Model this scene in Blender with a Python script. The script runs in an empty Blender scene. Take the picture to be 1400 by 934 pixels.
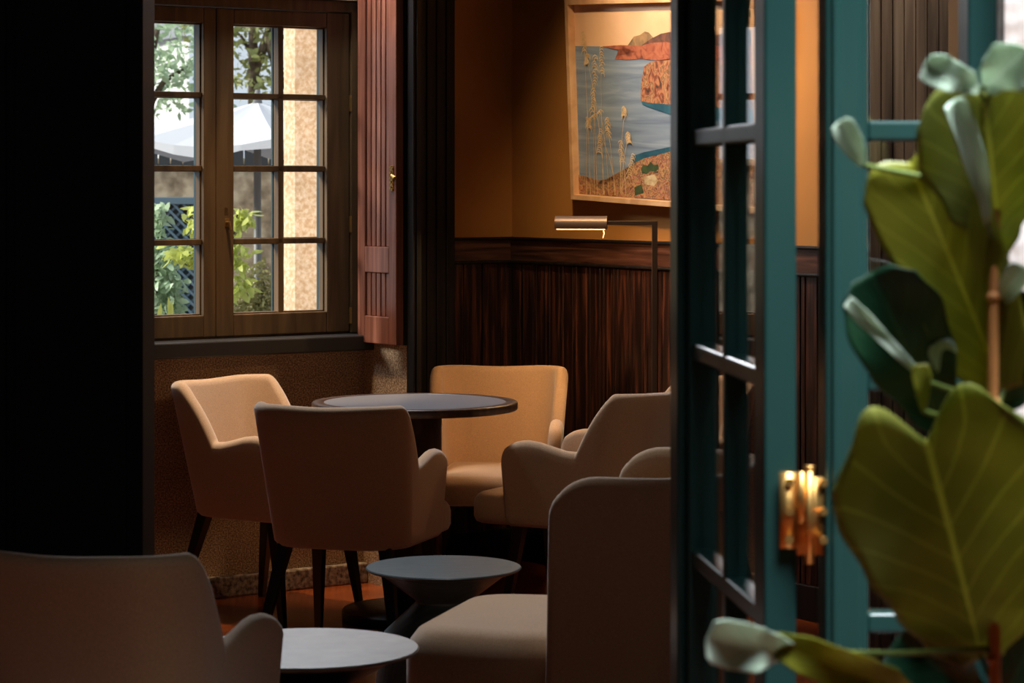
import bpy, bmesh, math, random
from mathutils import Vector, Matrix
random.seed(7)
C = bpy.context.scene.collection
PI = math.pi
H = 1.492            # eye height
F = 3500.0           # focal length in pixels of the 1400 wide frame
HY = 247.0           # horizon row

# ------------------------------------------------------------------ camera, world, lights, exposure
cd = bpy.data.cameras.new('camera'); cam = bpy.data.objects.new('camera', cd); C.objects.link(cam)
cam.location = (0, 0, H); cam.rotation_euler = (PI/2, 0, 0)
cd.sensor_width = 36; cd.lens = 36*F/1400; cd.shift_y = -(467-HY)/1400; cd.shift_x = 0
cd.clip_start = .05; cd.clip_end = 200
cd.dof.use_dof = True; cd.dof.focus_distance = 8.6; cd.dof.aperture_fstop = 8.0
bpy.context.scene.camera = cam
sc = bpy.context.scene
vs = sc.view_settings
vs.view_transform = 'Standard'; vs.look = 'None'; vs.gamma = 1; vs.exposure = 0; vs.use_curve_mapping = False
sc.cycles.max_bounces = 8; sc.cycles.sample_clamp_indirect = 4
w = bpy.data.worlds.new('world'); sc.world = w; w.use_nodes = True
bg = w.node_tree.nodes['Background']; bg.inputs[0].default_value = (.80, .88, 1, 1); bg.inputs[1].default_value = .95

def light(name, kind, loc, energy, color, target=None, direction=None, **kw):
    ld = bpy.data.lights.new(name, kind); o = bpy.data.objects.new(name, ld); C.objects.link(o)
    o.location = loc; ld.energy = energy; ld.color = color
    d = Vector(direction) if direction else (Vector(target) - Vector(loc))
    o.rotation_euler = d.to_track_quat('-Z', 'Y').to_euler()
    for k, v in kw.items(): setattr(ld, k, v)
    return o
WARM = (1, .70, .38)
SUN_DIR = (.88, .104, -.40)
light('sun', 'SUN', (-8, 12, 8), 8.0, (1, .93, .84), direction=SUN_DIR, angle=math.radians(16))
# ceiling spots of the room, above the frame
light('picture_spot', 'SPOT', (.05, 8.2, 2.95), 230, WARM, target=(.76, 9.25, 1.66), spot_size=math.radians(64), spot_blend=1, shadow_soft_size=.05)
light('corner_spot', 'SPOT', (-.35, 8.5, 2.95), 34, (1, .62, .34), target=(-.05, 9.42, .62), spot_size=math.radians(20), spot_blend=.8, shadow_soft_size=.06)
light('window_spot', 'SPOT', (-1.02, 8.85, 2.95), 240, WARM, target=(-.74, 9.10, 0), spot_size=math.radians(32), spot_blend=.7, shadow_soft_size=.05)
# added fill lamps first, then daylight of the glazed porch the plant stands in
light('added_seat_fill', 'SPOT', (-.10, 6.75, 2.98), 80, (.94, .96, 1), target=(-.08, 6.2, 0), spot_size=math.radians(34), spot_blend=.7, shadow_soft_size=.12)  # added fill to brighten the lounge seat and side tables
light('added_high_fill', 'AREA', (-1.0, 9.15, 2.72), 105, (.88, .93, 1), direction=(.40, -.72, -.60), shape='RECTANGLE', size=1.3, size_y=.5)  # added unseen fill above the window for seats, tops and rims; no opening there
light('added_boards_fill', 'SPOT', (1.1, 5.6, 3.0), 60, (1, .82, .64), target=(1.1, 6.6, 1.9), spot_size=math.radians(44), spot_blend=1, shadow_soft_size=.06)  # added fill that brightens the board screen
light('porch_skylight', 'AREA', (.8, 2.75, 2.9), 43, (.86, .94, 1), target=(.62, 2.95, 1.0), shape='RECTANGLE', size=1.1, size_y=.8, spread=math.radians(84))

# ------------------------------------------------------------------ helpers
def lin(c):
    r = []
    for v in c:
        v /= 255; r.append(v/12.92 if v <= .04045 else ((v+.055)/1.055)**2.4)
    return (*r, 1)
def at(px, py, Y): return Vector(((px-700)*Y/F, Y, H-(py-HY)*Y/F))
def mesh(name, verts, faces, mat=None, parent=None, smooth=False, uvs=None):
    m = bpy.data.meshes.new(name); m.from_pydata([tuple(v) for v in verts], [], faces); m.update()
    o = bpy.data.objects.new(name, m); C.objects.link(o)
    if mat:
        for x in (mat if isinstance(mat, (list, tuple)) else [mat]): m.materials.append(x)
    if parent: o.parent = parent
    if smooth:
        for p in m.polygons: p.use_smooth = True
    if uvs:
        l = m.uv_layers.new(name='UVMap')
        for lp in m.loops: l.data[lp.index].uv = uvs[lp.vertex_index]
    return o
def tag(o, label=None, cat=None, group=None, kind=None):
    if label: o['label'] = label
    if cat: o['category'] = cat
    if group: o['group'] = group
    if kind: o['kind'] = kind
    return o
def empty(name, loc=(0, 0, 0), rz=0, scale=1):
    o = bpy.data.objects.new(name, None); C.objects.link(o); o.location = loc; o.rotation_euler = (0, 0, rz)
    o.empty_display_size = .1; o.scale = (scale,)*3
    return o
class MB:
    def __init__(s): s.v = []; s.f = []; s.m = []
    def add(s, V, Fc, mi=0):
        b = len(s.v); s.v += [Vector(x) for x in V]
        for f in Fc: s.f.append([i+b for i in f]); s.m.append(mi)
    def box(s, x0, x1, y0, y1, z0, z1, mi=0):
        if x0 > x1: x0, x1 = x1, x0
        if y0 > y1: y0, y1 = y1, y0
        V = [(x, y, z) for z in (z0, z1) for y in (y0, y1) for x in (x0, x1)]
        s.add(V, [(0,2,3,1), (4,5,7,6), (0,1,5,4), (2,6,7,3), (0,4,6,2), (1,3,7,5)], mi)
    def prism(s, poly, z0, z1, mi=0):
        n = len(poly); V = [(p[0], p[1], z0) for p in poly]+[(p[0], p[1], z1) for p in poly]
        s.add(V, [tuple(range(n))[::-1], tuple(range(n, 2*n))]+[(i, (i+1) % n, n+(i+1) % n, n+i) for i in range(n)], mi)
    def tube(s, pts, rad, n=10, caps=True, mi=0):
        pts = [Vector(p) for p in pts]
        if not isinstance(rad, (list, tuple)): rad = [rad]*len(pts)
        V = []; Fc = []; prev = None
        for i, p in enumerate(pts):
            d = (pts[min(i+1, len(pts)-1)]-pts[max(i-1, 0)]).normalized()
            a = prev - d*prev.dot(d) if prev else (Vector((0, 0, 1)) if abs(d.z) < .9 else Vector((1, 0, 0)))
            a = (a - d*a.dot(d)).normalized(); b = d.cross(a); prev = a
            for k in range(n):
                t = 2*PI*k/n; V.append(p+(a*math.cos(t)+b*math.sin(t))*rad[i])
        for i in range(len(pts)-1):
            for k in range(n): Fc.append((i*n+k, i*n+(k+1) % n, (i+1)*n+(k+1) % n, (i+1)*n+k))
        if caps: Fc.append(tuple(range(n))[::-1]); Fc.append(tuple(range((len(pts)-1)*n, len(pts)*n)))
        s.add(V, Fc, mi)
    def lathe(s, prof, n=64, c=(0, 0), mi=0):
        V = []; Fc = []
        for r, z in prof:
            for k in range(n): V.append((c[0]+r*math.cos(2*PI*k/n), c[1]+r*math.sin(2*PI*k/n), z))
        for i in range(len(prof)-1):
            for k in range(n): Fc.append((i*n+k, i*n+(k+1) % n, (i+1)*n+(k+1) % n, (i+1)*n+k))
        Fc.append(tuple(range(n))[::-1]); Fc.append(tuple(range((len(prof)-1)*n, len(prof)*n)))
        s.add(V, Fc, mi)
    def build(s, name, mat, parent=None, smooth=False, bevel=0, seg=2):
        o = mesh(name, s.v, s.f, mat, parent)
        bm = bmesh.new(); bm.from_mesh(o.data)
        for f, mi in zip(bm.faces, s.m): f.material_index = mi
        bmesh.ops.recalc_face_normals(bm, faces=bm.faces); bm.to_mesh(o.data); bm.free()
        if smooth:
            for p in o.data.polygons: p.use_smooth = len(p.vertices) < 8
        if bevel:
            b = o.modifiers.new('bevel', 'BEVEL'); b.width = bevel; b.segments = seg; b.limit_method = 'ANGLE'; b.angle_limit = math.radians(40)
        return o

# ------------------------------------------------------------------ materials
def mat(name, col, rough=.6, metal=0, spec=.5, **kw):
    m = bpy.data.materials.new(name); m.use_nodes = True; nt = m.node_tree; b = nt.nodes['Principled BSDF']
    b.inputs['Base Color'].default_value = lin(col); b.inputs['Roughness'].default_value = rough
    b.inputs['Metallic'].default_value = metal; b.inputs['Specular IOR Level'].default_value = spec
    for k, v in kw.items(): b.inputs[k].default_value = v
    return m
def nodes(m): return m.node_tree.nodes, m.node_tree.links, m.node_tree.nodes['Principled BSDF']
def tex(m, kind, scale, stretch=(1, 1, 1), detail=4, dist=0, coord='Object', rot=(0, 0, 0)):
    N, L, b = nodes(m)
    tc = N.new('ShaderNodeTexCoord'); mp = N.new('ShaderNodeMapping'); mp.inputs['Scale'].default_value = stretch; mp.inputs['Rotation'].default_value = rot
    L.new(tc.outputs[coord], mp.inputs[0])
    t = N.new('ShaderNodeTex'+kind); L.new(mp.outputs[0], t.inputs['Vector']); t.inputs['Scale'].default_value = scale
    if kind == 'Noise': t.inputs['Detail'].default_value = detail; t.inputs['Distortion'].default_value = dist
    return t
def ramp(m, src, stops, target='Base Color'):
    N, L, b = nodes(m); r = N.new('ShaderNodeValToRGB'); L.new(src, r.inputs[0]); cr = r.color_ramp
    while len(cr.elements) < len(stops): cr.elements.new(.5)
    for e, (p, c) in zip(cr.elements, stops): e.position = p; e.color = lin(c) if len(c) == 3 else c
    if target: L.new(r.outputs[0], b.inputs[target])
    return r
def bump(m, src, strength=.3, distance=.002):
    N, L, b = nodes(m); k = N.new('ShaderNodeBump'); k.inputs['Strength'].default_value = strength; k.inputs['Distance'].default_value = distance
    L.new(src, k.inputs['Height']); L.new(k.outputs[0], b.inputs['Normal'])
def speckle(name, c1, c2, c3, scale, rough=.85, s2=6, b=.5, bd=.003):
    m = mat(name, c2, rough)
    t = tex(m, 'Noise', scale, detail=6); t2 = tex(m, 'Noise', s2, detail=3)
    N, L, bs = nodes(m); r = ramp(m, t.outputs[0], [(.36, c1), (.5, c2), (.64, c3)], None)
    mx = N.new('ShaderNodeMix'); mx.data_type = 'RGBA'; mx.blend_type = 'MULTIPLY'; mx.inputs[0].default_value = .45
    r2 = N.new('ShaderNodeValToRGB'); L.new(t2.outputs[0], r2.inputs[0]); r2.color_ramp.elements[0].position = .3; r2.color_ramp.elements[1].position = .7
    r2.color_ramp.elements[0].color = (.45, .45, .45, 1)
    L.new(r.outputs[0], mx.inputs[6]); L.new(r2.outputs[0], mx.inputs[7]); L.new(mx.outputs[2], bs.inputs['Base Color'])
    bump(m, t.outputs[0], b, bd); return m
def wood(name, c1, c2, c3, rough=.35, stretch=(14, 14, .8), scale=3, coord='Object', spec=.5):
    m = mat(name, c2, rough, spec=spec); t = tex(m, 'Noise', scale, stretch, 6, .6, coord)
    ramp(m, t.outputs[0], [(.33, c1), (.5, c2), (.68, c3)]); bump(m, t.outputs[0], .25, .001); return m

M = {}
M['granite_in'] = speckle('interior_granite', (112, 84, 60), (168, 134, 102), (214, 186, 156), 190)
M['jamb_stone'] = speckle('pink_jamb_stone', (196, 176, 166), (224, 208, 200), (240, 228, 222), 30, b=.3)
M['plinth'] = speckle('plinth_stone', (80, 66, 54), (140, 120, 102), (172, 154, 136), 60)
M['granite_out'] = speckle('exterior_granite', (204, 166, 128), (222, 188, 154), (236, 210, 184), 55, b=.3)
M['garden_wall'] = speckle('garden_wall_stone', (116, 100, 82), (164, 146, 122), (204, 186, 160), 9, s2=1.3)
M['paint'] = mat('ochre_wall_paint', (170, 114, 50), .75); _t = tex(M['paint'], 'Noise', 2.0, detail=3); ramp(M['paint'], _t.outputs[0], [(.3, (156, 102, 44)), (.7, (180, 122, 54))])
M['wainscot'] = wood('wainscot_wood', (15, 10, 9), (36, 20, 16), (80, 44, 32), .30, (16, 16, .9), 3.2)
M['rail_wood'] = wood('rail_wood', (38, 22, 18), (72, 44, 34), (98, 64, 50), .30, (1.0, 16, 16), 3.2)
M['dark_wood'] = wood('dark_stained_wood', (14, 11, 11), (22, 17, 16), (34, 25, 22), .5, spec=.25)
M['shutter'] = wood('mahogany_shutter', (96, 52, 36), (120, 70, 52), (142, 90, 70), .32, (14, 14, .7), 3)
M['frame_in'] = wood('window_frame_wood', (72, 52, 30), (86, 64, 38), (100, 76, 48), .42, (10, 10, .8), 3)
M['teal_out'] = mat('teal_exterior_paint', (26, 52, 60), .35)
M['sill'] = mat('charcoal_sill', (34, 32, 32), .45)
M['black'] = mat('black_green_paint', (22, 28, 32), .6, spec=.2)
M['plaster'] = mat('dark_plaster', (34, 30, 27), .9)
M['green'] = mat('green_gloss_paint', (32, 64, 61), .28); _t = tex(M['green'], 'Noise', 5, (1, 1, .3), 3); ramp(M['green'], _t.outputs[0], [(.3, (27, 57, 55)), (.7, (37, 69, 65))])
M['brass'] = mat('polished_brass', (226, 176, 104), .42, 1)
M['old_brass'] = mat('aged_brass', (176, 140, 84), .4, 1)
M['lamp_metal'] = mat('bronze_lamp_metal', (120, 98, 84), .42, .45)
M['pole_metal'] = mat('dark_bronze_pole', (62, 48, 42), .4, .5)
M['fabric'] = mat('taupe_wool', (184, 148, 114), .95, spec=.15)
_t = tex(M['fabric'], 'Noise', 420, detail=3); _u = tex(M['fabric'], 'Noise', 9, detail=3)
ramp(M['fabric'], _t.outputs[0], [(.3, (168, 134, 102)), (.7, (198, 162, 126))]); bump(M['fabric'], _t.outputs[0], .35, .0012)
M['fabric'].node_tree.nodes['Principled BSDF'].inputs['Sheen Weight'].default_value = .5
M['leg'] = mat('dark_leg_wood', (24, 17, 15), .4)
M['inlay'] = mat('grey_table_inlay', (116, 116, 122), .30)
M['table_wood'] = wood('walnut_table_wood', (40, 26, 20), (62, 42, 32), (84, 60, 46), .4, (3, 10, 3), 4)
M['steel_blue'] = mat('blue_grey_lacquer', (66, 84, 90), .36); _t = tex(M['steel_blue'], 'Noise', 14, (1, 6, 1), 4); ramp(M['steel_blue'], _t.outputs[0], [(.3, (56, 72, 78)), (.7, (78, 96, 100))])
M['pale_top'] = mat('pale_grey_table_top', (140, 128, 118), .45); _t = tex(M['pale_top'], 'Noise', 12, detail=4); ramp(M['pale_top'], _t.outputs[0], [(.3, (128, 117, 108)), (.7, (150, 139, 130))])
M['black_metal'] = mat('black_metal', (20, 22, 24), .4, .3)
M['boards'] = wood('weathered_boards', (58, 46, 40), (112, 94, 82), (150, 130, 114), .6, (10, 10, .6), 2.4)
M['pot'] = mat('dark_glazed_pot', (28, 32, 34), .35)
M['soil'] = speckle('potting_soil', (20, 14, 10), (40, 28, 20), (60, 44, 32), 60)
M['ground'] = speckle('paving', (90, 84, 76), (130, 122, 112), (160, 150, 140), 5)
M['bark'] = speckle('tree_bark', (40, 34, 28), (76, 64, 52), (104, 90, 74), 18)
# floor of orange-brown boards
fl = mat('polished_floor_boards', (150, 66, 26), .22)
N, L, b = nodes(fl); tc = N.new('ShaderNodeTexCoord'); mp = N.new('ShaderNodeMapping'); mp.inputs['Rotation'].default_value = (0, 0, -math.radians(35)); L.new(tc.outputs['Object'], mp.inputs[0])
br = N.new('ShaderNodeTexBrick'); L.new(mp.outputs[0], br.inputs[0]); br.inputs['Scale'].default_value = 1; br.inputs['Brick Width'].default_value = 1.4; br.inputs['Row Height'].default_value = .09
br.inputs['Mortar Size'].default_value = .0018; br.inputs['Color1'].default_value = lin((158, 76, 32)); br.inputs['Color2'].default_value = lin((126, 58, 25)); br.inputs['Mortar'].default_value = lin((40, 18, 10))
n2 = N.new('ShaderNodeTexNoise'); mp2 = N.new('ShaderNodeMapping'); mp2.inputs['Rotation'].default_value = (0, 0, -math.radians(35)); mp2.inputs['Scale'].default_value = (1.2, 22, 1); L.new(tc.outputs['Object'], mp2.inputs[0]); L.new(mp2.outputs[0], n2.inputs[0]); n2.inputs['Scale'].default_value = 4; n2.inputs['Detail'].default_value = 5
mx = N.new('ShaderNodeMix'); mx.data_type = 'RGBA'; mx.blend_type = 'MULTIPLY'; mx.inputs[0].default_value = .6
rr = N.new('ShaderNodeValToRGB'); rr.color_ramp.elements[0].position = .3; rr.color_ramp.elements[0].color = (.35, .3, .25, 1); rr.color_ramp.elements[1].position = .65; L.new(n2.outputs[0], rr.inputs[0])
L.new(br.outputs[0], mx.inputs[6]); L.new(rr.outputs[0], mx.inputs[7]); L.new(mx.outputs[2], b.inputs['Base Color']); M['floor'] = fl
def glass(name, rough=0.0, tint=(1, 1, 1, 1)):
    m = bpy.data.materials.new(name); m.use_nodes = True; nt = m.node_tree; nt.nodes.clear()
    o = nt.nodes.new('ShaderNodeOutputMaterial'); t = nt.nodes.new('ShaderNodeBsdfTransparent'); t.inputs[0].default_value = tint
    g = nt.nodes.new('ShaderNodeBsdfGlossy'); g.inputs['Roughness'].default_value = rough; g.inputs[0].default_value = (1, 1, 1, 1)
    fr = nt.nodes.new('ShaderNodeFresnel'); ge = nt.nodes.new('ShaderNodeNewGeometry'); mr = nt.nodes.new('ShaderNodeMapRange'); mr.inputs['To Min'].default_value = 1.5; mr.inputs['To Max'].default_value = 1/1.5; nt.links.new(ge.outputs['Backfacing'], mr.inputs[0]); nt.links.new(mr.outputs[0], fr.inputs[0]); mx = nt.nodes.new('ShaderNodeMixShader')
    nt.links.new(fr.outputs[0], mx.inputs[0]); nt.links.new(t.outputs[0], mx.inputs[1]); nt.links.new(g.outputs[0], mx.inputs[2]); nt.links.new(mx.outputs[0], o.inputs[0]); return m
M['glass'] = glass('window_glass', tint=(.95, .97, .96, 1))
def leafmat(name, c1, c2, trans=.5, rough=.35):
    m = mat(name, c1, rough); N, L, b = nodes(m)
    uv = N.new('ShaderNodeTexCoord'); sp = N.new('ShaderNodeSeparateXYZ'); L.new(uv.outputs['UV'], sp.inputs[0])
    def mth(op, a, bb=None, c=None):
        k = N.new('ShaderNodeMath'); k.operation = op
        for i, x in enumerate((a, bb, c)):
            if x is None: continue
            if isinstance(x, (int, float)): k.inputs[i].default_value = x
            else: L.new(x, k.inputs[i])
        return k.outputs[0]
    av = mth('ABSOLUTE', sp.outputs[1])
    mid = mth('LESS_THAN', av, .03)
    side = mth('LESS_THAN', mth('FRACT', mth('MULTIPLY_ADD', sp.outputs[0], 6.5, mth('MULTIPLY', av, -2.6))), .09)
    ve = mth('MAXIMUM', mid, mth('MULTIPLY', side, .55))
    nz = N.new('ShaderNodeTexNoise'); nz.inputs['Scale'].default_value = 9; L.new(uv.outputs['Object'], nz.inputs[0])
    r = N.new('ShaderNodeValToRGB'); L.new(nz.outputs[0], r.inputs[0]); r.color_ramp.elements[0].position = .35; r.color_ramp.elements[1].position = .68
    r.color_ramp.elements[0].color = lin(c1); r.color_ramp.elements[1].color = lin(c2)
    mx = N.new('ShaderNodeMix'); mx.data_type = 'RGBA'; L.new(mth('MULTIPLY', ve, .5), mx.inputs[0]); L.new(r.outputs[0], mx.inputs[6]); mx.inputs[7].default_value = lin([min(255, x*1.25+22) for x in c2])
    L.new(mx.outputs[2], b.inputs['Base Color'])
    t = N.new('ShaderNodeBsdfTranslucent'); L.new(mx.outputs[2], t.inputs[0]); ms = N.new('ShaderNodeMixShader'); ms.inputs[0].default_value = trans
    L.new(b.outputs[0], ms.inputs[1]); L.new(t.outputs[0], ms.inputs[2]); L.new(ms.outputs[0], N['Material Output'].inputs[0]); return m
M['leaf_backlit'] = leafmat('backlit_fig_leaf', (138, 140, 42), (160, 154, 58), .5)  # yellow-green of light through the leaf put into the base colour
M['leaf_olive'] = leafmat('olive_fig_leaf', (126, 134, 60), (154, 154, 80), .5)  # olive-toned leaves
M['leaf_dark'] = leafmat('dark_fig_leaf', (14, 46, 30), (28, 64, 40), .15)  # dark green leaves, hardly translucent
M['leaf_under'] = leafmat('fig_leaf_underside', (184, 206, 182), (212, 226, 206), .3, .3)
M['petiole'] = mat('tan_fig_stem', (196, 128, 72), .6)
M['green_stem'] = mat('green_leaf_stalk', (96, 112, 48), .5)
M['fol_tree'] = leafmat('tree_leaf', (64, 74, 42), (112, 118, 66), .35)
M['fol_light'] = leafmat('light_garden_leaf', (120, 134, 66), (176, 182, 96), .4)
M['fol_mid'] = leafmat('garden_leaf', (96, 116, 92), (150, 170, 140), .35)
M['fol_olive'] = leafmat('olive_garden_leaf', (84, 84, 50), (128, 124, 78), .35)

# ------------------------------------------------------------------ geometry frames of the two walls
O = Vector((-1.107, 9.14, 0)); A35 = math.radians(35)
u = Vector((math.cos(A35), math.sin(A35), 0)); nin = Vector((u.y, -u.x, 0))
def s_of(px, c=0.0):   # distance along the window wall seen at column px, plane c behind the wall face
    q = (px-700)/F; bx = O.x-nin.x*c; by = O.y-nin.y*c
    return (q*by-bx)/(u.x-q*u.y)
K = Vector((0.0, 10.15, 0))
def d_of(px, c=0.0):   # distance along the picture wall, plane c in front of it
    q = (px-700)/F; bx = K.x-u.x*c; by = K.y-u.y*c
    return (q*by-bx)/(nin.x-q*nin.y)
def WW(s, t=0, z=0): return O+u*s+nin*t+Vector((0, 0, z))       # t into the room
def PW(d, t=0, z=0): return K+nin*d-u*t+Vector((0, 0, z))       # t into the room
def struct(o): o['kind'] = 'structure'; return o
CEIL = 3.1
sC = s_of(497)                 # inner corner of the window niche
REV = .318
# floor, ceiling
KL = K-u*.50
d_end = 3.4
poly = [WW(-3.2, 0), WW(sC, 0), KL, K, PW(d_end), Vector((2.6, 3.4, 0)), Vector((2.6, -1.0, 0)), Vector((-3.4, -1.0, 0))]
m = MB(); m.prism([(p.x, p.y) for p in poly][::-1], -.12, 0); struct(m.build('floor', M['floor']))
m = MB(); m.prism([(p.x, p.y) for p in poly][::-1], CEIL, CEIL+.15); struct(m.build('ceiling', M['plaster']))
# window wall (local frame: x along wall, -y into the room)
WALLT = .30
gl = .10                       # glass plane behind the wall face
X0, X1 = s_of(294.6, gl)-.575, s_of(478, gl)     # window opening
ZS, ZT = .925, 2.16
def wframe(): return empty('tmp', O, A35)
def wbuild(mb, name, mt, parent=None, **k):
    o = mb.build(name, mt, None, **k)
    if parent: o.parent = parent
    else: o.location = O; o.rotation_euler = (0, 0, A35)
    return o
m = MB()
m.box(-.9, sC+.05, 0, WALLT, 0, ZS-.02); m.box(-.9, X0, 0, WALLT, ZS-.02, CEIL); m.box(X1, sC+.05, 0, WALLT, ZS-.02, CEIL); m.box(X0, X1, 0, WALLT, ZT, CEIL)
struct(wbuild(m, 'wall_window', M['granite_in']))
m = MB(); m.box(-3.2, -.9, 0, WALLT, 0, CEIL)
struct(wbuild(m, 'wall_garden', M['plaster']))
m = MB(); m.box(-.9, sC, -.035, 0, 0, .075)
struct(wbuild(m, 'baseboard_window', M['plinth'], bevel=.006))
# niche reveal + pilaster to the right of the window; frame along the picture-wall direction
RC = WW(sC)
m = MB()
m.prism([(WW(sC).x, WW(sC).y), (WW(sC, REV).x, WW(sC, REV).y), (WW(sC+.02, REV).x, WW(sC+.02, REV).y), (WW(sC+.06, 0).x, WW(sC+.06, 0).y)], 0, CEIL)
struct(m.build('wall_reveal', M['granite_in']))
m = MB()
q0 = WW(sC-.004, REV); q1 = WW(sC-.004, REV+.03); wd = .035
q2 = q1+u*wd; q3 = q0+u*wd; q4 = KL+nin*.02; q5 = WW(sC+.06, 0)
m.prism([(p.x, p.y) for p in (q0, q1, q2, q3, KL+u*.01, q5)], 0, CEIL)
for k in range(1):
    a = q1+u*(.012+k*.034); b_ = a+u*.012
    m.prism([(p.x, p.y) for p in (a, a+nin*.006, b_+nin*.006, b_)], 0, CEIL)
struct(m.build('wall_pilaster', M['dark_wood']))
# corner section and picture wall, painted above the rail
def wallseg(name, p0, p1, off, mt, z0, z1):
    d = (p1-p0).normalized(); nn = Vector((d.y, -d.x, 0))
    mm = MB(); mm.prism([(p.x, p.y) for p in (p0-nn*off, p1-nn*off, p1, p0)], z0, z1); return struct(mm.build(name, mt))
wallseg('wall_corner', KL-u*.02, K, .14, M['paint'], 0, CEIL)
wallseg('wall_picture', K, PW(d_end), .14, M['paint'], 0, CEIL)
RT = 1.27
# wainscot boards: real grooves, panel + rail with mouldings
def wains(name, p0, rz, length):
    e = struct(empty(name, p0, rz))
    mm = MB(); x = 0; bw = .087
    while x < length:
        x2 = min(x+bw-.006, length); mm.box(x, x2, -.018, 0, .12, 1.175); mm.box(x2, min(x2+.006, length), -.010, 0, .12, 1.175)
        mm.box(x+.020, min(x+.024, length), -.022, -.018, .12, 1.175); x += bw
    mm.build('board_panel', M['wainscot'], e, bevel=.0015, seg=1)
    mm = MB(); mm.box(0, length, -.024, 0, 1.175, 1.262); mm.build('chair_rail', M['rail_wood'], e, bevel=.004)
    mm = MB(); mm.box(0, length, -.04, 0, 1.258, RT); mm.box(0, length, -.036, 0, 1.166, 1.178); mm.build('rail_moulding', M['dark_wood'], e, bevel=.005, seg=3)
    mm = MB(); mm.box(0, length, -.028, 0, 0, .12); mm.build('skirting', M['dark_wood'], e, bevel=.004)
    return e
wains('trim_1', KL, A35, .50)
m = MB(); m.box(0, .198, -.045, 0, 0, CEIL)
for k in range(4): m.box(.02+k*.045, .034+k*.045, -.052, -.045, 0, CEIL)
o = struct(m.build('trim_4', M['dark_wood'], bevel=.002)); o.location = KL; o.rotation_euler = (0, 0, A35)
wains('trim_2', K, A35-PI/2, d_end)
# other walls (mostly out of view)
def flatwall(name, p0, p1, mt, z0=0, z1=CEIL, th=.12): return wallseg(name, Vector((*p0, 0)), Vector((*p1, 0)), th, mt, z0, z1)
pe = PW(d_end)
flatwall('wall_right', (pe.x, pe.y), (2.6, 3.4), M['plaster'])
flatwall('wall_porch', (2.6, 3.4), (2.6, -1.0), M['plaster'])
flatwall('wall_back', (2.6, -1.0), (-3.4, -1.0), M['plaster'])
pl = WW(-3.2)
flatwall('wall_left', (-3.4, -1.0), (pl.x, pl.y), M['plaster'])

# black-green panelled pier at the left
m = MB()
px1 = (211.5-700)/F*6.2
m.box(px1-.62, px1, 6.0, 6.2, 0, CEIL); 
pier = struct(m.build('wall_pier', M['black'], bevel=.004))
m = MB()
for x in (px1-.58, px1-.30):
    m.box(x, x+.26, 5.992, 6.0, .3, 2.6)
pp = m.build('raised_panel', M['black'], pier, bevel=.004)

# ------------------------------------------------------------------ the casement window
win = struct(empty('window_1', O, A35))
gb, gt = 1.008, 2.058
bars = [1.271, 1.536, 1.800]
m = MB()
fw = .035
m.box(X0, X0+fw, .03, .15, ZS, ZT); m.box(X1-fw, X1, .03, .15, ZS, ZT); m.box(X0, X1, .03, .15, 2.118, ZT); m.box(X0, X1, .05, .15, ZS-.02, ZS+.008)
m.build('window_frame', M['frame_in'], win, bevel=.003)
m = MB(); m.box(X0-.04, X1+.05, -.075, .12, .865, ZS-.003); m.build('window_sill', M['sill'], win, bevel=.006)
# moulded architrave to the wall
m = MB(); m.box(X1, X1+.022, .0, .05, ZS, ZT+.05); m.box(X0-.022, X0, .0, .05, ZS, ZT+.05); m.box(X0, X1, 0, .05, ZT, ZT+.05)
m.build('architrave', M['dark_wood'], win, bevel=.003)
def sash(x0, x1, g0, g1, mids, nm):
    # x0..x1 sash extents, g0..g1 glazed span
    mm = MB(); zb, zt = ZS+.004, 2.115
    mm.box(x0, g0, .040, .0885, zb, zt); mm.box(g1, x1, .040, .0885, zb, zt); mm.box(g0, g1, .040, .0885, zb, gb); mm.box(g0, g1, .040, .0885, gt, zt)
    s_ = mm.build('sash', M['frame_in'], win, bevel=.004)
    mm = MB()
    for z in bars: mm.box(g0, g1, .055, .09, z-.010, z+.010)
    for x in mids: mm.box(x-.011, x+.011, .055, .09, gb, gt)
    # stepped glazing bead
    mm.box(g0, g0+.006, .06, .09, gb, gt); mm.box(g1-.006, g1, .06, .09, gb, gt); mm.box(g0, g1, .06, .09, gb, gb+.005); mm.box(g0, g1, .06, .09, gt-.005, gt)
    mm.build('glazing_bar', M['frame_in'], s_, bevel=.002)
    mm = MB()
    for z in bars: mm.box(g0, g1, .094, .106, z-.012, z+.012)
    for x in mids: mm.box(x-.013, x+.013, .094, .106, gb, gt)
    mm.box(x0, g0+.006, .0885, .106, zb, zt); mm.box(g1-.006, x1, .0885, .106, zb, zt); mm.box(g0, g1, .0885, .106, zb, gb+.004); mm.box(g0, g1, .0885, .106, gt-.004, zt)
    mm.build('outer_sash', M['teal_out'], s_, bevel=.002)
    cols = [g0]+mids+[g1]; rows = [gb]+bars+[gt]
    for i in range(len(cols)-1):
        for j in range(4):
            mm = MB(); mm.box(cols[i], cols[i+1], .0905, .0935, rows[j], rows[j+1]); mm.build('pane', M['glass'], s_)
    return s_
SJ = s_of(294.6, .045)
gR0, gR1 = s_of(319, .045), s_of(446, .045); mR = s_of(384, .055)
gL1 = s_of(277.5, .045); gL0 = gL1-(gR1-gR0); mL = gL0+(gR1-mR)
sR = sash(SJ+.001, X1-.036, gR0, gR1, [mR], 'r'); sL = sash(X0+.036, SJ-.001, gL0, gL1, [mL], 'l')
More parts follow.
